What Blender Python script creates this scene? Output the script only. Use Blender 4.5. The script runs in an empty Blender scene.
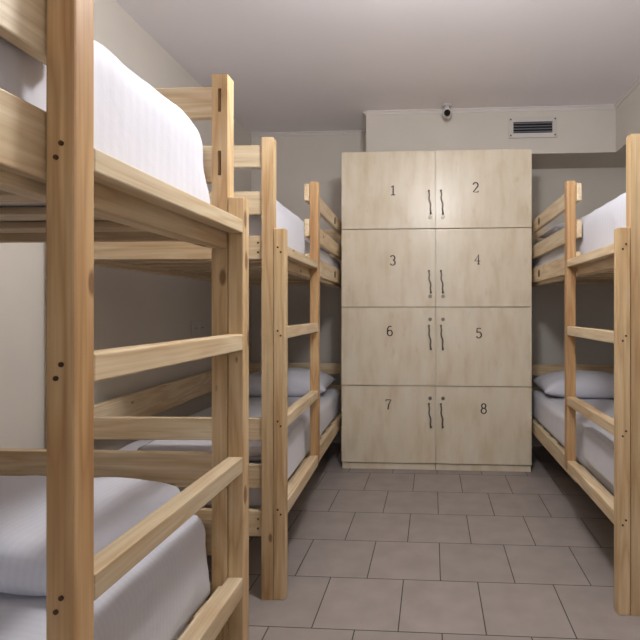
import bpy, bmesh, math, random
from mathutils import Vector, Matrix, noise
R = math.radians
sc = bpy.context.scene
C = sc.collection
random.seed(7)

# ------------------------------------------------------------------ helpers
def lin(c):
    c = c / 255.0
    return c / 12.92 if c <= 0.04045 else ((c + 0.055) / 1.055) ** 2.4
def rgb(r, g, b): return (lin(r), lin(g), lin(b), 1.0)

def link(name, me, mat, parent=None, smooth=False):
    o = bpy.data.objects.new(name, me)
    C.objects.link(o)
    if mat: me.materials.append(mat)
    if smooth:
        for p in me.polygons: p.use_smooth = True
    if parent: o.parent = parent
    return o
def obj(name, bm, mat, parent=None, smooth=False):
    bmesh.ops.recalc_face_normals(bm, faces=bm.faces[:])
    me = bpy.data.meshes.new(name)
    bm.to_mesh(me); bm.free()
    return link(name, me, mat, parent, smooth)
def tag(o, label, cat, group=None):
    o['label'] = label; o['category'] = cat
    if group: o['group'] = group
    return o
def struct(name, bm, mat, parent=None):
    o = obj(name, bm, mat, parent)
    if parent is None: o['kind'] = 'structure'
    return o
def thing(name, label, cat, loc=(0, 0, 0), rz=0.0, group=None):
    o = bpy.data.objects.new(name, None); C.objects.link(o)
    o.location = loc; o.rotation_euler = (0, 0, rz); o.empty_display_size = 0.1
    return tag(o, label, cat, group)

def add_box(bm, a, b, bev=0.0, seg=2):
    lo = [min(a[i], b[i]) for i in range(3)]; hi = [max(a[i], b[i]) for i in range(3)]
    r = bmesh.ops.create_cube(bm, size=1.0)
    vs = r['verts']
    for v in vs:
        v.co = Vector([lo[i] + (v.co[i] + 0.5) * (hi[i] - lo[i]) for i in range(3)])
    if bev > 0:
        es = list({e for v in vs for e in v.link_edges})
        bmesh.ops.bevel(bm, geom=es, offset=bev, segments=seg, affect='EDGES', profile=0.5)
def box(a, b, bev=0.0, seg=2):
    bm = bmesh.new(); add_box(bm, a, b, bev, seg); return bm
def add_cyl(bm, c, r, h, axis='Z', seg=20, r2=None, bev=0.0):
    m = {'Z': Matrix.Identity(4), 'X': Matrix.Rotation(R(90), 4, 'Y'), 'Y': Matrix.Rotation(R(90), 4, 'X')}[axis]
    q = bmesh.ops.create_cone(bm, cap_ends=True, segments=seg, radius1=r, radius2=r if r2 is None else r2, depth=h,
                              matrix=Matrix.Translation(c) @ m)
    if bev:
        es = [e for e in {e for v in q['verts'] for e in v.link_edges} if e.calc_face_angle(0) > 1.0]
        bmesh.ops.bevel(bm, geom=es, offset=bev, segments=2, affect='EDGES')
def add_sphere(bm, c, r, sx=1, sy=1, sz=1, u=24, v=16):
    bmesh.ops.create_uvsphere(bm, u_segments=u, v_segments=v, radius=r,
                              matrix=Matrix.Translation(c) @ Matrix.Diagonal((sx, sy, sz, 1)))
def add_tube(bm, pts, rad, seg=10):
    rings = []
    n = len(pts)
    for i, p in enumerate(pts):
        p = Vector(p)
        t = (Vector(pts[min(i + 1, n - 1)]) - Vector(pts[max(i - 1, 0)])).normalized()
        a = t.orthogonal() if i == 0 else (pa - t * pa.dot(t))
        a.normalize(); pa = a; b = t.cross(a)
        rr = rad[i] if isinstance(rad, (list, tuple)) else rad
        rings.append([bm.verts.new(p + (a * math.cos(k * 2 * math.pi / seg) + b * math.sin(k * 2 * math.pi / seg)) * rr) for k in range(seg)])
    for i in range(n - 1):
        for k in range(seg):
            bm.faces.new((rings[i][k], rings[i][(k + 1) % seg], rings[i + 1][(k + 1) % seg], rings[i + 1][k]))
    bm.faces.new(rings[0][::-1]); bm.faces.new(rings[-1])

def slot_box(a, b, slots, bev=0.003):
    """A timber with real sunk mortises. slots: (axis, sign, lo, hi, depth); lo/hi cover the two other axes in order."""
    bm = box(a, b)
    for axis, sign, lo, hi, depth in slots:
        oth = [i for i in range(3) if i != axis]
        for k, i in enumerate(oth):
            for val in (lo[k], hi[k]):
                co = Vector((0, 0, 0)); co[i] = val
                no = Vector((0, 0, 0)); no[i] = 1
                bmesh.ops.bisect_plane(bm, geom=bm.verts[:] + bm.edges[:] + bm.faces[:], plane_co=co, plane_no=no)
    bmesh.ops.recalc_face_normals(bm, faces=bm.faces[:])
    for axis, sign, lo, hi, depth in slots:
        oth = [i for i in range(3) if i != axis]
        sel = []
        for f in bm.faces:
            c = f.calc_center_median()
            if f.normal[axis] * sign > 0.9 and all(lo[k] - 1e-6 < c[i] < hi[k] + 1e-6 for k, i in enumerate(oth)):
                sel.append(f)
        r = bmesh.ops.extrude_face_region(bm, geom=sel)
        d = Vector((0, 0, 0)); d[axis] = -sign * depth
        bmesh.ops.translate(bm, verts=[v for v in r['geom'] if isinstance(v, bmesh.types.BMVert)], vec=d)
        bmesh.ops.delete(bm, geom=[f for f in sel if f.is_valid], context='FACES_ONLY')
    return bm

def soft_box(a, b, r, n=(30, 60, 8), amp=0.004, freq=7.0, seed=0.0, crown=0.0, stretch=(1, 1, 1), rz=None):
    """A stuffed block: rounded all round, a little crowned and creased."""
    lo = Vector([min(a[i], b[i]) for i in range(3)]); hi = Vector([max(a[i], b[i]) for i in range(3)])
    c = (lo + hi) / 2; h = (hi - lo) / 2
    rv0 = Vector(r) if isinstance(r, tuple) else Vector((r, r, rz if rz else r))
    bm = bmesh.new()
    cache = {}
    def vert(p):
        k = (round(p[0], 5), round(p[1], 5), round(p[2], 5))
        if k not in cache:
            q = Vector(p)
            f = max(0.0, min(1.0, (q.z / h.z + 0.7) / 0.9))
            rv = Vector((0.018, 0.018, 0.018)).lerp(rv0, f * f * (3 - 2 * f))
            inner = Vector([max(-h[i] + rv[i], min(h[i] - rv[i], q[i])) for i in range(3)])
            d = q - inner
            dn = Vector([d[i] / rv[i] for i in range(3)])
            if dn.length > 1e-9:
                m = max(abs(x) for x in dn)
                dn = dn.normalized() * m
                w = inner + Vector([dn[i] * rv[i] for i in range(3)])
            else: w = q
            cr = crown * (1 - (w.x / h.x) ** 2) * (1 - (w.y / h.y) ** 2) * max(0.0, w.z / h.z)
            w.z += cr
            s = Vector([(w[i] + c[i]) * freq * stretch[i] for i in range(3)]) + Vector((seed, seed * 2.3, seed * 0.7))
            nv = noise.noise(s) + 0.5 * noise.noise(s * 2.3)
            nn = Vector([(w[i] / h[i]) ** 5 for i in range(3)])
            nn.z = max(0.0, nn.z)
            if nn.length > 1e-6: nn.normalize()
            if q.z > -h.z + 1e-4: w += nn * nv * amp
            cache[k] = bm.verts.new(c + w)
        return cache[k]
    for ax in range(3):
        i, j = [k for k in range(3) if k != ax]
        for s in (-1, 1):
            for p in range(n[i]):
                for q in range(n[j]):
                    quad = []
                    for (dp, dq) in ((0, 0), (1, 0), (1, 1), (0, 1)):
                        co = [0, 0, 0]; co[ax] = s * h[ax]
                        co[i] = -h[i] + 2 * h[i] * (p + dp) / n[i]; co[j] = -h[j] + 2 * h[j] * (q + dq) / n[j]
                        quad.append(vert(co))
                    if len(set(quad)) == 4:
                        try: bm.faces.new(quad)
                        except ValueError: pass
    return bm

def pillow_mesh(lx, ly, t, seed=0.0, n=44, amp=0.006, e=2.6, pw=0.52):
    """A stuffed pillow, flat underneath where it lies, corners pinched. Base at z=0."""
    bm = bmesh.new()
    def surf(u, v, side):
        k = (1 - abs(u) ** e) * (1 - abs(v) ** e)
        prof = max(k, 0) ** pw
        px = u * lx / 2 * (1 - 0.07 * (1 - v * v) * abs(u) ** 3)
        py = v * ly / 2 * (1 - 0.10 * (1 - u * u) * abs(v) ** 3)
        s = Vector((px * 7, py * 7, seed)); w = noise.noise(s) + 0.5 * noise.noise(s * 2.6)
        edge = max(abs(u), abs(v))
        wr = amp * w * (1 if side > 0 else 0.1) * min(1, prof * 2)
        up, dn = 0.70 * t, 0.30 * t
        z = dn + (up if side > 0 else -dn) * (prof if side > 0 else min(1, prof * 1.5)) + wr
        z += 0.010 * noise.noise(Vector((u * 3, v * 3, seed + 9))) * edge ** 4
        return Vector((px, py, max(z, 0.0)))
    top = [[bm.verts.new(surf(-1 + 2 * i / n, -1 + 2 * j / n, 1)) for j in range(n + 1)] for i in range(n + 1)]
    bot = [[top[i][j] if i in (0, n) or j in (0, n) else bm.verts.new(surf(-1 + 2 * i / n, -1 + 2 * j / n, -1)) for j in range(n + 1)] for i in range(n + 1)]
    for i in range(n):
        for j in range(n):
            bm.faces.new((top[i][j], top[i + 1][j], top[i + 1][j + 1], top[i][j + 1]))
            f = (bot[i][j], bot[i][j + 1], bot[i + 1][j + 1], bot[i + 1][j])
            if len(set(f)) == 4:
                try: bm.faces.new(f)
                except ValueError: pass
    return bm

def folded_mesh(lx, ly, h, layers, seed=0.0):
    """A cloth folded back and forth: one continuous strip zig-zagging in the y-z plane, round at every fold. Base z=0."""
    t = h / layers
    prof = []
    for k in range(layers):
        z = t * (k + 0.5)
        d = 1 if k % 2 == 0 else -1
        for i in range(25):
            prof.append((d * (-ly / 2 + t / 2 + (ly - t) * i / 24), z))
        if k < layers - 1:
            for i in range(1, 8):
                a = -math.pi / 2 + math.pi * i / 8
                prof.append((d * (ly / 2 - t / 2 + math.cos(a) * t / 2), z + t / 2 + math.sin(a) * t / 2))
    nx = 24
    bm = bmesh.new()
    hw = t * 0.46
    loops = []
    for i, (y, z) in enumerate(prof):
        a = prof[max(i - 1, 0)]; b = prof[min(i + 1, len(prof) - 1)]
        tx, tz = b[0] - a[0], b[1] - a[1]
        l = math.hypot(tx, tz) or 1
        nrm = (-tz / l, tx / l)
        row = []
        for s in (1, -1):
            r = []
            for j in range(nx + 1):
                u = -1 + 2 * j / nx
                rr = hw * (max(0.0, 1 - abs(u) ** 14)) ** 0.5
                w = 0.006 * noise.noise(Vector((u * 2.5, y * 6, seed + z * 9))) * (z / h)
                x = u * lx / 2 * (1 + 0.02 * noise.noise(Vector((z * 30, y * 3, seed))))
                r.append(bm.verts.new((x, y + nrm[0] * s * rr, max(0.0, z + nrm[1] * s * rr + w))))
            row.append(r)
        loops.append(row)
    for i in range(len(loops) - 1):
        for s in (0, 1):
            for j in range(nx):
                bm.faces.new((loops[i][s][j], loops[i][s][j + 1], loops[i + 1][s][j + 1], loops[i + 1][s][j]))
    for e in (0, -1):
        for j in range(nx):
            bm.faces.new((loops[e][0][j], loops[e][0][j + 1], loops[e][1][j + 1], loops[e][1][j]))
    bmesh.ops.remove_doubles(bm, verts=bm.verts[:], dist=1e-6)
    return bm

# ------------------------------------------------------------------ materials
def new_mat(name):
    m = bpy.data.materials.new(name); m.use_nodes = True
    nt = m.node_tree
    return m, nt, nt.nodes['Principled BSDF']
def N(nt, t, **kw):
    n = nt.nodes.new(t)
    for k, v in kw.items(): setattr(n, k, v)
    return n
def ramp(nt, stops):
    r = N(nt, 'ShaderNodeValToRGB')
    while len(r.color_ramp.elements) < len(stops): r.color_ramp.elements.new(0.5)
    for e, (p, c) in zip(r.color_ramp.elements, stops): e.position = p; e.color = c
    return r
def mixc(nt, fac, a, b, mode='MIX'):
    m = N(nt, 'ShaderNodeMix', data_type='RGBA', blend_type=mode)
    for s, v in ((m.inputs[0], fac), (m.inputs[6], a), (m.inputs[7], b)):
        if hasattr(v, 'is_linked') or hasattr(v, 'node'): nt.links.new(v, s)
        else: s.default_value = v
    return m.outputs[2]
def math_(nt, op, a, b=None):
    m = N(nt, 'ShaderNodeMath', operation=op)
    for s, v in ((m.inputs[0], a), (m.inputs[1], b)):
        if v is None: continue
        if hasattr(v, 'node'): nt.links.new(v, s)
        else: s.default_value = v
    return m.outputs[0]

def wood_mat(axis, name, base=(214, 191, 155), light=(231, 215, 186), dark=(190, 156, 114), knot=(104, 66, 38)):
    m, nt, b = new_mat(name); L = nt.links
    tc = N(nt, 'ShaderNodeTexCoord'); oi = N(nt, 'ShaderNodeObjectInfo')
    off = N(nt, 'ShaderNodeVectorMath', operation='SCALE'); off.inputs[0].default_value = (7.3, 3.1, 5.7)
    L.new(oi.outputs['Random'], off.inputs['Scale'])
    add = N(nt, 'ShaderNodeVectorMath', operation='ADD')
    L.new(tc.outputs['Object'], add.inputs[0]); L.new(off.outputs[0], add.inputs[1])
    def scaled(along, across):
        mp = N(nt, 'ShaderNodeVectorMath', operation='MULTIPLY')
        v = [across] * 3; v[axis] = along; mp.inputs[1].default_value = v
        L.new(add.outputs[0], mp.inputs[0]); return mp.outputs[0]
    n1 = N(nt, 'ShaderNodeTexNoise'); n1.inputs['Scale'].default_value = 1; n1.inputs['Detail'].default_value = 3
    L.new(scaled(0.9, 9), n1.inputs['Vector'])
    rings = math_(nt, 'PINGPONG', math_(nt, 'MULTIPLY', n1.outputs['Fac'], 16.0), 1.0)
    n2 = N(nt, 'ShaderNodeTexNoise'); n2.inputs['Scale'].default_value = 1; n2.inputs['Detail'].default_value = 5
    L.new(scaled(4, 170), n2.inputs['Vector'])
    n3 = N(nt, 'ShaderNodeTexNoise'); n3.inputs['Scale'].default_value = 1; n3.inputs['Detail'].default_value = 2
    L.new(scaled(1.2, 6), n3.inputs['Vector'])
    r1 = ramp(nt, [(0.0, rgb(*dark)), (0.45, rgb(*base)), (1.0, rgb(*light))])
    L.new(rings, r1.inputs[0])
    c = mixc(nt, 0.35, r1.outputs[0], rgb(*base))
    r3 = ramp(nt, [(0.35, rgb(*dark)), (0.52, rgb(*base)), (0.70, rgb(*light))]); L.new(n3.outputs['Fac'], r3.inputs[0])
    c = mixc(nt, 0.40, c, r3.outputs[0])
    r2 = ramp(nt, [(0.35, (0.78, 0.74, 0.68, 1)), (0.6, (1, 1, 1, 1))]); L.new(n2.outputs['Fac'], r2.inputs[0])
    c = mixc(nt, 0.6, c, r2.outputs[0], 'MULTIPLY')
    vo = N(nt, 'ShaderNodeTexVoronoi'); vo.inputs['Scale'].default_value = 1
    L.new(scaled(5.5, 13), vo.inputs['Vector'])
    sep = N(nt, 'ShaderNodeSeparateColor'); L.new(vo.outputs['Color'], sep.inputs[0])
    lim = math_(nt, 'MULTIPLY', math_(nt, 'SUBTRACT', sep.outputs[0], 0.45), 0.36)
    kn = math_(nt, 'MULTIPLY', math_(nt, 'SUBTRACT', lim, vo.outputs['Distance']), 18.0)
    km = N(nt, 'ShaderNodeClamp'); L.new(kn, km.inputs[0])
    c = mixc(nt, math_(nt, 'MULTIPLY', km.outputs[0], 0.75), c, rgb(*knot))
    hv = N(nt, 'ShaderNodeHueSaturation')
    L.new(math_(nt, 'ADD', math_(nt, 'MULTIPLY', oi.outputs['Random'], 0.22), 0.88), hv.inputs['Value'])
    L.new(c, hv.inputs['Color'])
    L.new(hv.outputs[0], b.inputs['Base Color'])
    b.inputs['Roughness'].default_value = 0.48
    b.inputs['Specular IOR Level'].default_value = 0.35
    bp = N(nt, 'ShaderNodeBump'); bp.inputs['Strength'].default_value = 0.12; bp.inputs['Distance'].default_value = 0.002
    L.new(n2.outputs['Fac'], bp.inputs['Height']); L.new(bp.outputs[0], b.inputs['Normal'])
    return m
WX, WY = wood_mat(0, 'pine_across'), wood_mat(1, 'pine_along')
WZ = wood_mat(2, 'pine_upright', (207, 176, 132), (225, 200, 162), (174, 130, 86))

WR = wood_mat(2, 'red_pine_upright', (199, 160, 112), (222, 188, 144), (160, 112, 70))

def paint_mat(name, col, rough=0.85, var=0.03, scale=3.0):
    m, nt, b = new_mat(name); L = nt.links
    tc = N(nt, 'ShaderNodeTexCoord')
    n = N(nt, 'ShaderNodeTexNoise'); n.inputs['Scale'].default_value = scale; n.inputs['Detail'].default_value = 4
    L.new(tc.outputs['Object'], n.inputs['Vector'])
    c0 = rgb(*col)
    r = ramp(nt, [(0.3, tuple(x * (1 - var) for x in c0[:3]) + (1,)), (0.7, tuple(min(1, x * (1 + var)) for x in c0[:3]) + (1,))])
    L.new(n.outputs['Fac'], r.inputs[0]); L.new(r.outputs[0], b.inputs['Base Color'])
    b.inputs['Roughness'].default_value = rough
    n2 = N(nt, 'ShaderNodeTexNoise'); n2.inputs['Scale'].default_value = 180
    L.new(tc.outputs['Object'], n2.inputs['Vector'])
    bp = N(nt, 'ShaderNodeBump'); bp.inputs['Strength'].default_value = 0.05; bp.inputs['Distance'].default_value = 0.002
    L.new(n2.outputs['Fac'], bp.inputs['Height']); L.new(bp.outputs[0], b.inputs['Normal'])
    return m
WALL = paint_mat('wall_paint', (211, 203, 192))
CEIL = paint_mat('ceiling_paint', (243, 237, 238), 0.9, 0.01)
TRIM = paint_mat('cornice_paint', (222, 214, 210), 0.7, 0.01)
PLASTIC = paint_mat('white_plastic', (206, 200, 196), 0.4, 0.01)
VENTM = paint_mat('vent_paint', (204, 197, 190), 0.45, 0.02)
SLATM = paint_mat('vent_slat_grey', (140, 140, 146), 0.4, 0.02)
DARK = paint_mat('dark_void', (22, 21, 22), 0.8, 0.02)

def floor_mat():
    m, nt, b = new_mat('floor_tile'); L = nt.links
    tc = N(nt, 'ShaderNodeTexCoord')
    mp = N(nt, 'ShaderNodeMapping'); mp.inputs['Location'].default_value = (-0.034 + 0.30 * 10 , -1.706 + 0.331 * 10, 0)
    L.new(tc.outputs['Object'], mp.inputs['Vector'])
    br = N(nt, 'ShaderNodeTexBrick'); br.offset = 0.5; br.offset_frequency = 2; br.squash = 1
    br.inputs['Color1'].default_value = rgb(160, 150, 144); br.inputs['Color2'].default_value = rgb(153, 144, 138)
    br.inputs['Mortar'].default_value = rgb(52, 48, 46)
    br.inputs['Scale'].default_value = 1; br.inputs['Mortar Size'].default_value = 0.0021
    br.inputs['Mortar Smooth'].default_value = 0.15
    br.inputs['Brick Width'].default_value = 0.30; br.inputs['Row Height'].default_value = 0.331
    L.new(mp.outputs[0], br.inputs['Vector'])
    n = N(nt, 'ShaderNodeTexNoise'); n.inputs['Scale'].default_value = 9; n.inputs['Detail'].default_value = 6
    L.new(tc.outputs['Object'], n.inputs['Vector'])
    r = ramp(nt, [(0.3, (0.90, 0.89, 0.88, 1)), (0.7, (1.06, 1.05, 1.05, 1))]); L.new(n.outputs['Fac'], r.inputs[0])
    c = mixc(nt, 1.0, br.outputs['Color'], r.outputs[0], 'MULTIPLY')
    L.new(c, b.inputs['Base Color'])
    b.inputs['Roughness'].default_value = 0.5
    b.inputs['Specular IOR Level'].default_value = 0.35
    bp = N(nt, 'ShaderNodeBump'); bp.inputs['Strength'].default_value = 0.5; bp.inputs['Distance'].default_value = 0.0015
    L.new(math_(nt, 'SUBTRACT', 1.0, br.outputs['Fac']), bp.inputs['Height']); L.new(bp.outputs[0], b.inputs['Normal'])
    return m
FLOOR = floor_mat()

def laminate_mat():
    m, nt, b = new_mat('birch_laminate'); L = nt.links
    tc = N(nt, 'ShaderNodeTexCoord'); oi = N(nt, 'ShaderNodeObjectInfo')
    off = N(nt, 'ShaderNodeVectorMath', operation='SCALE'); off.inputs[0].default_value = (17.3, 0.0, 9.7)
    L.new(oi.outputs['Random'], off.inputs['Scale'])
    add = N(nt, 'ShaderNodeVectorMath', operation='ADD'); L.new(tc.outputs['Object'], add.inputs[0]); L.new(off.outputs[0], add.inputs[1])
    def nz(v, det):
        mp = N(nt, 'ShaderNodeVectorMath', operation='MULTIPLY'); mp.inputs[1].default_value = v; L.new(add.outputs[0], mp.inputs[0])
        n = N(nt, 'ShaderNodeTexNoise'); n.inputs['Scale'].default_value = 1; n.inputs['Detail'].default_value = det
        L.new(mp.outputs[0], n.inputs['Vector']); return n.outputs['Fac']
    r1 = ramp(nt, [(0.30, rgb(211, 193, 163)), (0.5, rgb(222, 208, 183)), (0.72, rgb(228, 217, 196))]); L.new(nz((11, 11, 3.2), 4), r1.inputs[0])
    r2 = ramp(nt, [(0.35, (0.90, 0.87, 0.83, 1)), (0.6, (1, 1, 1, 1))]); L.new(nz((120, 120, 5), 4), r2.inputs[0])
    c = mixc(nt, 0.22, r1.outputs[0], r2.outputs[0], 'MULTIPLY')
    r3 = ramp(nt, [(0.60, (1, 1, 1, 1)), (0.78, (0.87, 0.80, 0.72, 1))]); L.new(nz((22, 22, 9), 3), r3.inputs[0])
    c = mixc(nt, 0.7, c, r3.outputs[0], 'MULTIPLY')
    L.new(c, b.inputs['Base Color'])
    b.inputs['Roughness'].default_value = 0.30
    b.inputs['Specular IOR Level'].default_value = 0.5
    return m
LAM = laminate_mat()

def cloth_mat(name, col=(213, 212, 219), axis=1, stripe=70.0, amt=0.03):
    m, nt, b = new_mat(name); L = nt.links
    tc = N(nt, 'ShaderNodeTexCoord')
    sep = N(nt, 'ShaderNodeSeparateXYZ'); L.new(tc.outputs['Object'], sep.inputs[0])
    s = math_(nt, 'SINE', math_(nt, 'MULTIPLY', sep.outputs[axis], stripe * 2 * math.pi))
    st = N(nt, 'ShaderNodeMapRange'); st.inputs[1].default_value = -0.3; st.inputs[2].default_value = 0.3
    L.new(s, st.inputs[0])
    c0 = rgb(*col); c1 = tuple(x * (1 - amt) for x in c0[:3]) + (1,)
    c = mixc(nt, st.outputs[0], c0, c1)
    L.new(c, b.inputs['Base Color'])
    b.inputs['Roughness'].default_value = 0.8
    b.inputs['Sheen Weight'].default_value = 0.15
    n = N(nt, 'ShaderNodeTexNoise'); n.inputs['Scale'].default_value = 26; n.inputs['Detail'].default_value = 5
    L.new(tc.outputs['Object'], n.inputs['Vector'])
    bp = N(nt, 'ShaderNodeBump'); bp.inputs['Strength'].default_value = 0.25; bp.inputs['Distance'].default_value = 0.006
    L.new(n.outputs['Fac'], bp.inputs['Height']); L.new(bp.outputs[0], b.inputs['Normal'])
    return m
CLOTH = cloth_mat('white_sheet')
CLOTH_S = cloth_mat('white_striped_sheet', stripe=34.0, amt=0.03)
CLOTH_P = cloth_mat('white_pillowcase', (222, 221, 229), 0, 60, 0.03)

def metal_mat(name, col, rough, metal=1.0):
    m, nt, b = new_mat(name); L = nt.links
    tc = N(nt, 'ShaderNodeTexCoord'); n = N(nt, 'ShaderNodeTexNoise'); n.inputs['Scale'].default_value = 40
    L.new(tc.outputs['Object'], n.inputs['Vector'])
    c0 = rgb(*col)
    r = ramp(nt, [(0.3, tuple(x * 0.9 for x in c0[:3]) + (1,)), (0.7, c0)]); L.new(n.outputs['Fac'], r.inputs[0])
    L.new(r.outputs[0], b.inputs['Base Color'])
    b.inputs['Metallic'].default_value = metal; b.inputs['Roughness'].default_value = rough
    return m
NICKEL = metal_mat('brushed_nickel', (140, 130, 118), 0.45)
STEEL = metal_mat('dark_screw', (92, 66, 44), 0.5, 0.6)
SLOT_SHADE = metal_mat('slot_shade_brown', (60, 44, 30), 0.6, 0.0)  # dark brown imitating the shade in the board slots
INK = metal_mat('number_ink', (52, 44, 36), 0.7, 0.0)
LENS = metal_mat('black_lens', (12, 10, 10), 0.12, 0.0)

def emit_mat(name, col, s):
    m, nt, b = new_mat(name)
    b.inputs['Base Color'].default_value = (0.9, 0.9, 0.9, 1)
    b.inputs['Emission Color'].default_value = col; b.inputs['Emission Strength'].default_value = s
    return m
LAMP = emit_mat('opal_lamp', (0.965, 0.975, 1.0, 1), 120.0)
def glass_mat():
    m, nt, b = new_mat('window_glass'); L = nt.links
    t = N(nt, 'ShaderNodeBsdfTransparent'); g = N(nt, 'ShaderNodeBsdfGlossy'); g.inputs['Roughness'].default_value = 0.02
    f = N(nt, 'ShaderNodeFresnel'); mx = N(nt, 'ShaderNodeMixShader')
    L.new(f.outputs[0], mx.inputs[0]); L.new(t.outputs[0], mx.inputs[1]); L.new(g.outputs[0], mx.inputs[2])
    L.new(mx.outputs[0], nt.nodes['Material Output'].inputs['Surface'])
    return m
GLASS = glass_mat()

# ------------------------------------------------------------------ room
XL, XR, YB, YF, ZC = -1.51, 1.68, 4.10, -1.70, 2.575
SX, SY, SZ = 1.325, 3.70, 2.240          # the boxed-in duct: right face, front face, underside
T = 0.12
struct('floor', box((XL - T, YF - T, -0.1), (XR + T, YB + T, 0)), FLOOR)
struct('ceiling', box((XL - T, YF - T, ZC), (XR + T, YB + T, ZC + 0.1)), CEIL)
struct('wall_left', box((XL - T, YF - T, 0), (XL, YB + T, ZC)), WALL)
struct('wall_right', box((XR, YF - T, 0), (XR + T, YB + T, ZC)), WALL)
struct('wall_back', box((XL, YB, 0), (XR, YB + T, ZC)), WALL)
# wall behind the camera, with an opening for an added, unseen window
wx0, wx1, wz0, wz1 = -0.75, 0.75, 0.95, 2.20
bm = bmesh.new()
add_box(bm, (XL, YF - T, 0), (wx0, YF, ZC)); add_box(bm, (wx1, YF - T, 0), (XR, YF, ZC))
add_box(bm, (wx0, YF - T, 0), (wx1, YF, wz0)); add_box(bm, (wx0, YF - T, wz1), (wx1, YF, ZC))
struct('wall_front', bm, WALL)
bm = bmesh.new(); fw = 0.06
for a, b_ in (((wx0, wz0), (wx0 + fw, wz1)), ((wx1 - fw, wz0), (wx1, wz1)), ((wx0 + fw, wz0), (wx1 - fw, wz0 + fw)),
              ((wx0 + fw, wz1 - fw), (wx1 - fw, wz1)), ((-fw / 2, wz0 + fw), (fw / 2, wz1 - fw))):
    add_box(bm, (a[0], YF - 0.09, a[1]), (b_[0], YF - 0.03, b_[1]), 0.004)
win = struct('added_window_1', bm, PLASTIC)  # unseen window, added to give the cool rear light a source
obj('pane', box((wx0 + fw, YF - 0.064, wz0 + fw), (-fw / 2, YF - 0.058, wz1 - fw)), GLASS, win)
obj('pane', box((fw / 2, YF - 0.064, wz0 + fw), (wx1 - fw, YF - 0.058, wz1 - fw)), GLASS, win)
# boxed-in duct under the ceiling, along the back and the right wall
bm = bmesh.new()
add_box(bm, (-0.49, SY, SZ), (XR, YB, ZC)); add_box(bm, (SX, YF, SZ), (XR, SY, ZC))
struct('wall_soffit', bm, WALL)
# cornice: a small coved strip under the ceiling
def cornice(name, p0, p1, nx, ny, s=0.024):
    bm = bmesh.new(); prof = [(0, 0), (s, 0), (s, -0.007), (s * 0.62, -s * 0.35), (s * 0.33, -s * 0.75), (0.006, -s), (0, -s)]
    A = [bm.verts.new((p0[0] + nx * a, p0[1] + ny * a, ZC + b)) for a, b in prof]
    B = [bm.verts.new((p1[0] + nx * a, p1[1] + ny * a, ZC + b)) for a, b in prof]
    for i in range(len(prof)):
        j = (i + 1) % len(prof); bm.faces.new((A[i], A[j], B[j], B[i]))
    bm.faces.new(A); bm.faces.new(B[::-1])
    struct(name, bm, TRIM)
cornice('trim_1', (XL, YB), (-0.49, YB), 0, -1)
cornice('trim_2', (-0.49, SY), (SX, SY), 0, -1)
cornice('trim_3', (SX, YF), (SX, SY), -1, 0)
cornice('trim_4', (-0.49, SY), (-0.49, YB), -1, 0)

# ------------------------------------------------------------------ bunk beds
P = 0.044            # timber section
TALL, SHORT = 1.755, 1.410
VM = 0.652           # where the ladder's second upright stands
RUNGS = [(0.308, 0.361), (0.648, 0.690), (0.990, 1.034), (1.310, 1.347)]
UP = [(1.655, 1.740), (1.475, 1.563), (1.288, 1.387)]
UPE = [(1.643, 1.728), (1.464, 1.552), (1.293, 1.383)]
LOW = [(0.602, 0.687), (0.420, 0.510), (0.238, 0.335)]

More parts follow.
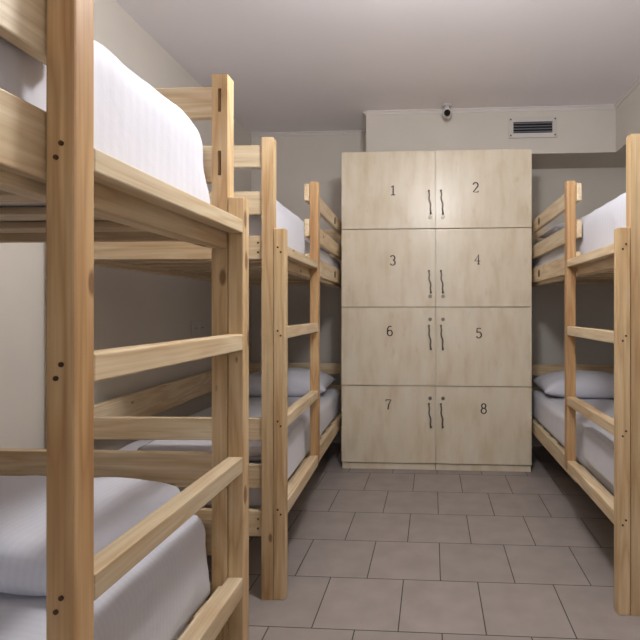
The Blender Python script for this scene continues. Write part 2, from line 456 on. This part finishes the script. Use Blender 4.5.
def bunk_bed(label, X0, Y0, sx, sy, rz, L, W, rdz=0.0, edz=0.0, edl=0.0, short=SHORT, tall=TALL, ldz=0.0):
    root = thing('bunk_bed', label, 'bunk bed', (X0, Y0, 0), rz, 'pine bunk beds')
    def S(a, b): return (sx * a[0], sy * a[1], a[2]), (sx * b[0], sy * b[1], b[2])
    def timber(name, a, b, mat, bev=0.003, parent=root):
        return obj(name, box(*S(a, b), bev), mat, parent)
    def screws(parent, pts, face):      # small countersunk heads on a face seen from the ladder end or the camera side
        for (u, v, z) in pts:
            bm = bmesh.new()
            add_cyl(bm, (sx * u, sy * v, z), 0.0038, 0.003, 'Y', 12)
            add_cyl(bm, (sx * u, sy * v + face * 0.0004, z), 0.0020, 0.004, 'Y', 6)
            obj('screw', bm, STEEL, parent)
    # four tall corner posts
    inner = sy                           # slots face along the bed, away from its end
    for (u, v, slot) in ((P + 0.001, 0, True), (P + 0.001, L - P, False), (W - P, 0, False), (W - P, L - P, False)):
        a, b = S((u, v, 0), (u + P, v + P, tall))
        if slot:
            lo = min(a[0], b[0]); m = lo + P / 2
            sl = [(1, inner, (m - 0.0045, z0), (m + 0.0045, z1), 0.026) for z0, z1 in ((tall - 0.103, tall - 0.039), (tall - 0.277, tall - 0.210))]
            obj('corner_post', slot_box(a, b, sl), WZ, root)
        else:
            obj('corner_post', box(a, b, 0.003), WZ, root)
    # ladder: short post, long post and four rungs
    lp = timber('ladder_post', (0, 0, 0), (P, P, short), WZ, 0.004)
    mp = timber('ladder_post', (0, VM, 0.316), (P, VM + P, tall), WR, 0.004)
    for k, (z0, z1) in enumerate(RUNGS):
        if k in (1, 2): z0 += rdz; z1 += rdz
        if k in (0, 1): z0 += ldz; z1 += ldz
        timber('ladder_rung', (0.001, P, z0), (P - 0.001, VM, z1), WY, 0.003)
        zc = (z0 + z1) / 2
        # the face of each upright that the ladder bolts come through
        screws(lp, [(P * 0.62, -0.0005, zc + 0.009), (P * 0.36, -0.0005, zc - 0.009)], -sy)
        screws(mp, [(P * 0.44, VM + P + 0.0005, zc + 0.010), (P * 0.62, VM + P + 0.0005, zc - 0.010)], sy)
    # aisle side: boards from the ladder post to the head end
    for k, (z0, z1) in enumerate(UP + [(0.250, 0.332)]):
        v0 = VM - 0.012 if k < 2 else VM + 0.001
        if k < 2: z0 += tall - TALL; z1 += tall - TALL
        a, b = S((P + 0.001, v0, z0), (P + 0.025, L - P, z1))
        gb = obj('guard_board' if k < 2 else 'side_board', box(a, b, 0.003), WY, root)
        if k in (0, 2):                  # raised dark oval; its colour stands in for shade inside the bolt slot
            bm = bmesh.new(); add_cyl(bm, (0, 0, 0), 0.020, 0.008, 'X', 24, bev=0.002)
            bmesh.ops.scale(bm, verts=bm.verts[:], vec=(1, 0.9, 1.2))
            bmesh.ops.translate(bm, verts=bm.verts[:], vec=(sx * (P + 0.001), sy * 1.45, (z0 + z1) / 2))
            obj('slot_shade', bm, SLOT_SHADE, gb)
    # filler boards behind the lowest and highest rungs, inner bearers, wall side boards
    for z0, z1 in ((0.258, 0.346), (1.268, 1.346)):
        timber('side_board', (P + 0.001, P + 0.001, z0), (P + 0.025, VM - 0.014, z1), WY, 0.002)
    for z1 in (0.305, 1.310):
        timber('side_rail', (P + 0.026, P + 0.001, z1 - 0.040), (P + 0.060, L - P - 0.001, z1), WY)
        timber('side_rail', (W - 0.056, P + 0.001, z1 - 0.022), (W - 0.022, L - P - 0.001, z1), WY)
    timber('wall_board', (W - 0.024, P + 0.001, 0.560), (W - 0.002, L - P - 0.001, 0.700), WY)
    # boards across both ends
    for (v0, face) in ((0.008, -1), (L - 0.032, 1)):
        for k, (z0, z1) in enumerate(UPE + LOW):
            if k < 2: z0 += edz; z1 += edz
            if k == 3: z0 += edl; z1 += edl
            eb = timber('end_board', (2 * P + 0.001, v0, z0), (W - P, v0 + 0.024, z1), WX)
            if k in (2, 5):
                zc = (z0 + z1) / 2
                vv = v0 - 0.0005 if face < 0 else v0 + 0.0245
                screws(eb, [(2 * P + 0.017, vv, zc + 0.018), (2 * P + 0.017, vv, zc - 0.018)], face * sy)
    # slats across both decks
    for z in (0.305, 1.310):
        n = 11
        for i in range(n):
            v = 0.075 + (L - 0.15 - 0.075) * i / (n - 1)
            timber('slat', (P + 0.028, v, z + 0.0005), (W - 0.026, v + 0.075, z + 0.018), WX, 0.002)
    return root
LB, WB = 2.03, 0.872
near_bed = bunk_bed('pine bunk bed filling the left foreground, its ladder nearest the camera', -0.514, 1.380, -1, -1, R(0.35), 2.02, WB, 0.0, -0.010, 0.015, SHORT, 1.746, 0.009)
mid_bed = bunk_bed('pine bunk bed by the left wall, between the foreground bunk and the lockers', -0.556, 1.862, -1, 1, R(1.9), LB, WB)
right_bed = bunk_bed('pine bunk bed to the right of the lockers, cut by the right photo edge', 0.669, 1.845, 1, 1, R(0.8), LB, WB, -0.014, -0.012, 0, 1.398, 1.734)

def on_bed(bed, sx, sy):
    """maps bed coordinates (u from the aisle, v from the ladder end) to the room"""
    m = Matrix.Translation(bed.location) @ Matrix.Rotation(bed.rotation_euler.z, 4, 'Z')
    return m
def bedding(name, bm, mat, bed, label, cat, group=None):
    o = obj(name, bm, mat, None, True)
    o.location = bed.location; o.rotation_euler = bed.rotation_euler
    return tag(o, label, cat, group)
def block(sx, sy, a, b, r, **kw):
    return soft_box((sx * a[0], sy * a[1], a[2]), (sx * b[0], sy * b[1], b[2]), r, **kw)
MU0, MU1 = 0.080, WB - 0.060
DK_L, DK_U = 0.3250, 1.3300
G = 'white mattresses of the bunk beds'
# near left bed
bedding('mattress', block(-1, -1, (MU0, 0.054, DK_U), (MU1, 1.96, 1.600), (0.045, 0.13, 0.075), n=(30, 90, 20), amp=0.005, freq=5, seed=1, crown=0.012, stretch=(1, 2.2, 0.5)),
        CLOTH_S, near_bed, 'thick white striped mattress on the top bunk of the left foreground bed', 'mattress', G)
bedding('mattress', block(-1, -1, (MU0 + 0.002, 0.052, DK_L), (MU1, 1.96, 0.560), 0.050, rz=0.055, n=(24, 90, 16), amp=0.009, freq=6, seed=4, crown=0.01, stretch=(1, 1.2, 1.5)),
        CLOTH, near_bed, 'white sheeted mattress on the bottom bunk of the left foreground bed, under the big pillow', 'mattress', G)
# middle left bed
bedding('mattress', block(-1, 1, (MU0, 0.052, DK_U), (MU1, 1.96, 1.485), 0.04, n=(24, 70, 10), amp=0.004, seed=7),
        CLOTH_S, mid_bed, 'white mattress on the top bunk of the left bed beside the lockers', 'mattress', G)
bedding('mattress', block(-1, 1, (MU0, 0.052, DK_L), (MU1, 1.96, 0.500), 0.04, n=(24, 70, 10), amp=0.004, seed=9),
        CLOTH_S, mid_bed, 'white mattress on the bottom bunk of the left bed beside the lockers', 'mattress', G)
# right bed
bedding('mattress', block(1, 1, (MU0, 0.052, DK_U), (MU1, 1.96, 1.580), (0.05, 0.09, 0.09), n=(24, 70, 10), amp=0.006, seed=11, crown=0.01),
        CLOTH_S, right_bed, 'white mattress on the top bunk of the bed right of the lockers', 'mattress', G)
bedding('mattress', block(1, 1, (MU0, 0.052, DK_L), (MU1, 1.96, 0.510), 0.04, n=(24, 70, 10), amp=0.005, seed=13),
        CLOTH_S, right_bed, 'white mattress on the bottom bunk of the bed right of the lockers', 'mattress', G)

def local_to_world(bed, x, y, z):
    return Matrix.Translation(bed.location) @ Matrix.Rotation(bed.rotation_euler.z, 4, 'Z') @ Vector((x, y, z))
def pillow(bed, x, y, z, lx, ly, t, seed, label, rz=0, tilt=0, **kw):
    o = obj('pillow', pillow_mesh(lx, ly, t, seed, **kw), CLOTH_P, None, True)
    o.location = local_to_world(bed, x, y, z); o.rotation_euler = (tilt, 0, bed.rotation_euler.z + rz)
    return tag(o, label, 'pillow', 'white pillows on the bunk beds')
pillow(near_bed, -0.486, -0.298, 0.574, 0.68, 0.45, 0.092, 2, 'large white pillow on the bottom bunk of the left foreground bed', e=7.0, pw=0.36)
pillow(mid_bed, -0.44, 1.70, 0.512, 0.66, 0.42, 0.165, 5, 'white pillow on the bottom bunk left of the lockers', tilt=R(3))
pillow(right_bed, 0.42, 1.70, 0.523, 0.66, 0.42, 0.150, 8, 'white pillow on the bottom bunk right of the lockers', tilt=R(3))
pillow(mid_bed, -0.44, 1.60, 1.492, 0.66, 0.42, 0.11, 12, 'white pillow on the top bunk left of the lockers')
pillow(right_bed, 0.44, 1.55, 1.593, 0.66, 0.48, 0.09, 15, 'white pillow on the top bunk right of the lockers')

def folded(bed, sx, u1, v0, v1, zm, h, layers, seed, label, drop):
    """a duvet folded in layers over the foot of a mattress, its outer edge hanging down the aisle side"""
    u0 = 0.052
    lx, ly = u1 - u0, v1 - v0
    bm = folded_mesh(lx, ly, h, layers, seed)
    fl = soft_box((-sx * lx / 2, -ly / 2 + 0.004, -drop), (-sx * (lx / 2 - 0.017), ly / 2 - 0.004, h * 0.92), (0.008, 0.012, 0.012), n=(2, 40, 24), amp=0.003, freq=9, seed=seed)
    me = bpy.data.meshes.new('flap'); fl.to_mesh(me); fl.free(); bm.from_mesh(me); bpy.data.meshes.remove(me)
    o = obj('folded_duvet', bm, CLOTH, None, True)
    o.location = local_to_world(bed, sx * (u0 + u1) / 2, (v0 + v1) / 2, zm); o.rotation_euler = (0, 0, bed.rotation_euler.z)
    return tag(o, label, 'duvet', 'folded white duvets')
folded(mid_bed, -1, 0.60, 0.055, 0.575, 0.508, 0.058, 3, 3, 'white duvet folded at the foot of the bottom bunk left of the lockers', 0.135)
folded(mid_bed, -1, 0.74, 0.055, 0.575, 1.493, 0.048, 2, 6, 'white duvet folded at the foot of the top bunk left of the lockers', 0.125)
folded(right_bed, 1, 0.72, 0.055, 0.575, 0.520, 0.030, 2, 9, 'white duvet folded at the foot of the bottom bunk right of the lockers', 0.130)

# ------------------------------------------------------------------ lockers
K = 0.983
def kz(z): return 1.1 + (z - 1.1) * K
LX0, LX1, LY, LD, LZ0, LZ1 = -0.626, 0.674, 3.432, 0.55, 0.046, 2.194
loc = thing('locker_cabinet', 'tall birch locker cabinet with eight numbered doors against the back wall', 'lockers', ((LX0 + LX1) / 2, LY, 0))
ox, oy = (LX0 + LX1) / 2, LY
hw = (LX1 - LX0) / 2
DT = 0.018
zs = [LZ1, kz(1.667), kz(1.120), kz(0.570), LZ0]
bm = bmesh.new()
add_box(bm, (-hw, DT + 0.001, LZ0), (-hw + 0.018, LD, LZ1), 0.001); add_box(bm, (hw - 0.018, DT + 0.001, LZ0), (hw, LD, LZ1), 0.001)
add_box(bm, (-0.009, DT + 0.001, LZ0), (0.009, LD, LZ1)); add_box(bm, (-hw + 0.018, LD - 0.006, LZ0), (hw - 0.018, LD, LZ1))
for z in zs: add_box(bm, (-hw + 0.018, DT + 0.001, max(LZ0, z - 0.009)), (hw - 0.018, LD - 0.006, min(LZ1, z + 0.009)))
obj('carcass', bm, LAM, loc)
bm = bmesh.new(); add_box(bm, (-hw + 0.004, 0.012, 0), (-0.002, 0.03, LZ0 - 0.004), 0.001); add_box(bm, (0.002, 0.012, 0), (hw - 0.004, 0.03, LZ0 - 0.004), 0.001)
add_box(bm, (-hw + 0.004, 0.03, 0), (-hw + 0.022, LD, LZ0)); add_box(bm, (hw - 0.022, 0.03, 0), (hw - 0.004, LD, LZ0))
obj('plinth', bm, LAM, loc)

def arc(cx, cy, rx, ry, a0, a1, n=14):
    return [(cx + rx * math.cos(R(a0 + (a1 - a0) * i / n)), cy + ry * math.sin(R(a0 + (a1 - a0) * i / n))) for i in range(n + 1)]
DIG = {
 '1': [[(0.10, 0.80), (0.30, 0.98), (0.30, 0.04)], [(0.08, 0.02), (0.52, 0.02)]],
 '2': [arc(0.30, 0.72, 0.24, 0.26, 170, -35) + [(0.06, 0.03), (0.56, 0.03), (0.56, 0.16)]],
 '3': [arc(0.29, 0.74, 0.22, 0.24, 160, -80) + arc(0.29, 0.26, 0.25, 0.25, 85, -160)],
 '4': [[(0.42, 0.0), (0.42, 0.98), (0.04, 0.32), (0.58, 0.32)], [(0.30, 0.01), (0.54, 0.01)]],
 '5': [[(0.52, 0.97), (0.12, 0.97), (0.10, 0.55)] + arc(0.29, 0.31, 0.25, 0.30, 120, -155)],
 '6': [arc(0.34, 0.62, 0.26, 0.36, 60, 175, 10) + arc(0.31, 0.30, 0.24, 0.28, 180, -180, 22)],
 '7': [[(0.05, 0.82), (0.05, 0.97), (0.56, 0.97), (0.34, 0.50), (0.26, 0.0)]],
 '8': [arc(0.30, 0.75, 0.20, 0.23, -90, 270, 22), arc(0.30, 0.26, 0.25, 0.26, 90, 450, 22)],
}
def digit_mesh(ch, x, z, y, h, w=0.0042):
    bm = bmesh.new()
    for ln in DIG[ch]:
        pts = [Vector((x + (p[0] - 0.3) * h, z + (p[1] - 0.5) * h)) for p in ln]
        Lf, Rt = [], []
        for i, p in enumerate(pts):
            t = (pts[min(i + 1, len(pts) - 1)] - pts[max(i - 1, 0)]).normalized()
            nrm = Vector((-t.y, t.x))
            ww = w * (0.75 + 0.35 * abs(nrm.x))
            Lf.append(p + nrm * ww); Rt.append(p - nrm * ww)
        for i in range(len(pts) - 1):
            q = [Lf[i], Lf[i + 1], Rt[i + 1], Rt[i]]
            f = [bm.verts.new((a.x, y, a.y)) for a in q]; g = [bm.verts.new((a.x, y - 0.0006, a.y)) for a in q]
            bm.faces.new(g)
            for k in range(4): bm.faces.new((f[k], f[(k + 1) % 4], g[(k + 1) % 4], g[k]))
    return bm
# per row: left number, right number, number height/x positions (m from the centre seam), handle and lock heights
rows = [('1', '2', (-0.296, 1.939), (0.277, 1.950), (1.930, 1.772), 1.748),
        ('3', '4', (-0.299, 1.448), (0.289, 1.452), (1.372, 1.222), 1.195),
        ('6', '5', (-0.320, 0.953), (0.300, 0.940), (0.990, 0.828), 1.035),
        ('7', '8', (-0.330, 0.438), (0.333, 0.418), (0.446, 0.285), 0.485)]
for r, (nl, nr, pl, pr, (h1, h0), lk) in enumerate(rows):
    pl, pr = (pl[0] * K, kz(pl[1])), (pr[0] * K, kz(pr[1])); h1, h0, lk = kz(h1), kz(h0), kz(lk)
    for side in (-1, 1):
        a = (-hw + 0.0005, 0, zs[r + 1] + 0.0028) if side < 0 else (0.0028, 0, zs[r + 1] + 0.0028)
        b = (-0.0028, DT, zs[r] - 0.0028) if side < 0 else (hw - 0.0005, DT, zs[r] - 0.0028)
        d = obj('door', box(a, b, 0.0012), LAM, loc)
        d['label'] = 'birch locker door numbered ' + (nl if side < 0 else nr)
        nx, nz = pl if side < 0 else pr
        obj('number', digit_mesh(nl if side < 0 else nr, nx, nz, -0.0004, 0.068), INK, d)
        hx = side * 0.041
        bm = bmesh.new()
        pts = [(hx - 0.004, 0.002, h1), (hx - 0.004, -0.018, h1 - 0.002)]
        for i in range(13):
            t = i / 12
            pts.append((hx - 0.004 + 0.013 * (0.5 - 0.5 * math.cos(math.pi * t)) + 0.003 * math.sin(t * 4 * math.pi), -0.026 - 0.004 * math.sin(math.pi * t), h1 - 0.008 - (h1 - h0 - 0.016) * t))
        pts += [(hx + 0.009, -0.018, h0 + 0.002), (hx + 0.009, 0.002, h0)]
        add_tube(bm, pts, 0.0050, 10)
        add_sphere(bm, (hx - 0.004, -0.003, h1), 0.008, 1, 0.5, 1, 12, 8); add_sphere(bm, (hx + 0.009, -0.003, h0), 0.008, 1, 0.5, 1, 12, 8)
        obj('handle', bm, NICKEL, d, True)
        bm = bmesh.new()
        lx = hx + (0.004 if side < 0 else 0.010)
        add_cyl(bm, (lx, -0.004, lk), 0.0125, 0.010, 'Y', 20, bev=0.002)
        add_box(bm, (lx - 0.0015, -0.0104, lk - 0.006), (lx + 0.0015, -0.009, lk + 0.006))
        obj('lock', bm, NICKEL, d)

# ------------------------------------------------------------------ small fittings
# security camera under the ceiling
cam_t = thing('security_camera', 'small white security camera with black lens under the ceiling above the lockers', 'camera', (0.108, 3.60, ZC - 0.001))
bm = bmesh.new(); add_cyl(bm, (0, 0, -0.008), 0.036, 0.016, 'Z', 28, bev=0.003)
obj('mount', bm, PLASTIC, cam_t)
bm = bmesh.new(); add_cyl(bm, (0, 0, -0.035), 0.020, 0.05, 'Z', 20); add_sphere(bm, (0, 0, -0.062), 0.036, 1, 1, 1)
obj('housing', bm, PLASTIC, cam_t, True)
bm = bmesh.new(); add_cyl(bm, (0, -0.0300, -0.072), 0.0225, 0.016, 'Y', 28, bev=0.003)
obj('lens', bm, LENS, cam_t)
# air vent on the face of the duct
vx0, vx1, vz0, vz1 = 0.592, 0.872, 2.388, 2.470
v = thing('air_vent', 'white louvred air vent high on the boxed duct, right of the ceiling camera', 'air vent', ((vx0 + vx1) / 2, SY, (vz0 + vz1) / 2))
vw, vh = (vx1 - vx0) / 2, (vz1 - vz0) / 2; bw = 0.034
bm = bmesh.new()
for a, b in (((-vw - bw, -vh - bw), (vw + bw, -vh)), ((-vw - bw, vh), (vw + bw, vh + bw)), ((-vw - bw, -vh), (-vw, vh)), ((vw, -vh), (vw + bw, vh))):
    add_box(bm, (a[0], -0.014, a[1]), (b[0], -0.0005, b[1]), 0.002)
obj('frame', bm, VENTM, v)
obj('backing', box((-vw, -0.0025, -vh), (vw, -0.0005, vh)), DARK, v)
for i in range(4):
    z = -vh + (i + 0.5) * 2 * vh / 4
    bm = box((-vw, -0.008, -0.0012), (vw, 0.008, 0.0012))
    bmesh.ops.rotate(bm, verts=bm.verts[:], cent=(0, 0, 0), matrix=Matrix.Rotation(R(40), 3, 'X'))
    bmesh.ops.translate(bm, verts=bm.verts[:], vec=(0, -0.010, z))
    obj('slat', bm, SLATM, v)
for sxx in (-1, 1):
    for szz in (-1, 1):
        bm = bmesh.new(); add_cyl(bm, (sxx * (vw + bw * 0.55), -0.0150, szz * (vh + bw * 0.5)), 0.006, 0.003, 'Y', 12)
        obj('screw', bm, STEEL, v)
# double socket on the left wall
s = thing('wall_socket', 'white double wall socket on the left wall above the bottom bunk', 'socket', (XL, 3.14, 0.985))
obj('plate', box((0.0005, -0.090, -0.048), (0.011, 0.090, 0.048), 0.004), PLASTIC, s)
for yy in (-0.044, 0.044):
    bm = bmesh.new(); add_cyl(bm, (0.0115, yy, 0), 0.024, 0.003, 'X', 24)
    so = obj('outlet', bm, VENTM, s)
    bm = bmesh.new()
    for dz in (-0.009, 0.009): add_cyl(bm, (0.0128, yy + dz, 0), 0.0035, 0.002, 'X', 10)
    obj('pin_hole', bm, DARK, so)

# ------------------------------------------------------------------ lights
cl = thing('pendant_lamp', 'opal globe pendant lamp hanging from the ceiling over the aisle', 'lamp', (0.05, 1.38, ZC - 0.001))
bm = bmesh.new(); add_cyl(bm, (0, 0, -0.014), 0.06, 0.028, 'Z', 32, bev=0.004)
obj('ceiling_rose', bm, PLASTIC, cl)
bm = bmesh.new(); add_cyl(bm, (0, 0, -0.115), 0.008, 0.21, 'Z', 12); add_cyl(bm, (0, 0, -0.215), 0.035, 0.03, 'Z', 24)
obj('stem', bm, PLASTIC, cl)
bm = bmesh.new(); add_sphere(bm, (0, 0, -0.330), 0.11, 1, 1, 1, 40, 20)
obj('globe', bm, LAMP, cl, True)

ld = bpy.data.lights.new('rear_fill_light', 'AREA'); ld.shape = 'RECTANGLE'; ld.size = 1.36; ld.size_y = 1.1
ld.energy = 15; ld.color = (0.86, 0.92, 1.0)  # added area light: cool fill from behind the camera
lo = bpy.data.objects.new('rear_fill_light', ld); C.objects.link(lo)
lo.location = (0, YF - 0.16, 1.58); lo.rotation_euler = (R(90), 0, 0)
w = bpy.data.worlds.new('World'); sc.world = w; w.use_nodes = True
w.node_tree.nodes['Background'].inputs[0].default_value = (0.75, 0.85, 1.0, 1); w.node_tree.nodes['Background'].inputs[1].default_value = 0.6

# ------------------------------------------------------------------ camera
cd = bpy.data.cameras.new('camera'); co = bpy.data.objects.new('camera', cd); C.objects.link(co)
cd.sensor_fit = 'HORIZONTAL'; cd.sensor_width = 36.0; cd.lens = 500.0 / 640 * 36.0
cd.shift_x = (320 - 401) / 640.0; cd.shift_y = -(320 - 310) / 640.0
cd.clip_start = 0.02
co.location = (0, 0, 1.10); co.rotation_euler = (R(90), 0, R(3.55))
sc.camera = co
sc.view_settings.view_transform = 'Standard'; sc.view_settings.look = 'None'
sc.view_settings.gamma = 1.0; sc.view_settings.exposure = 0.0; sc.view_settings.use_curve_mapping = False
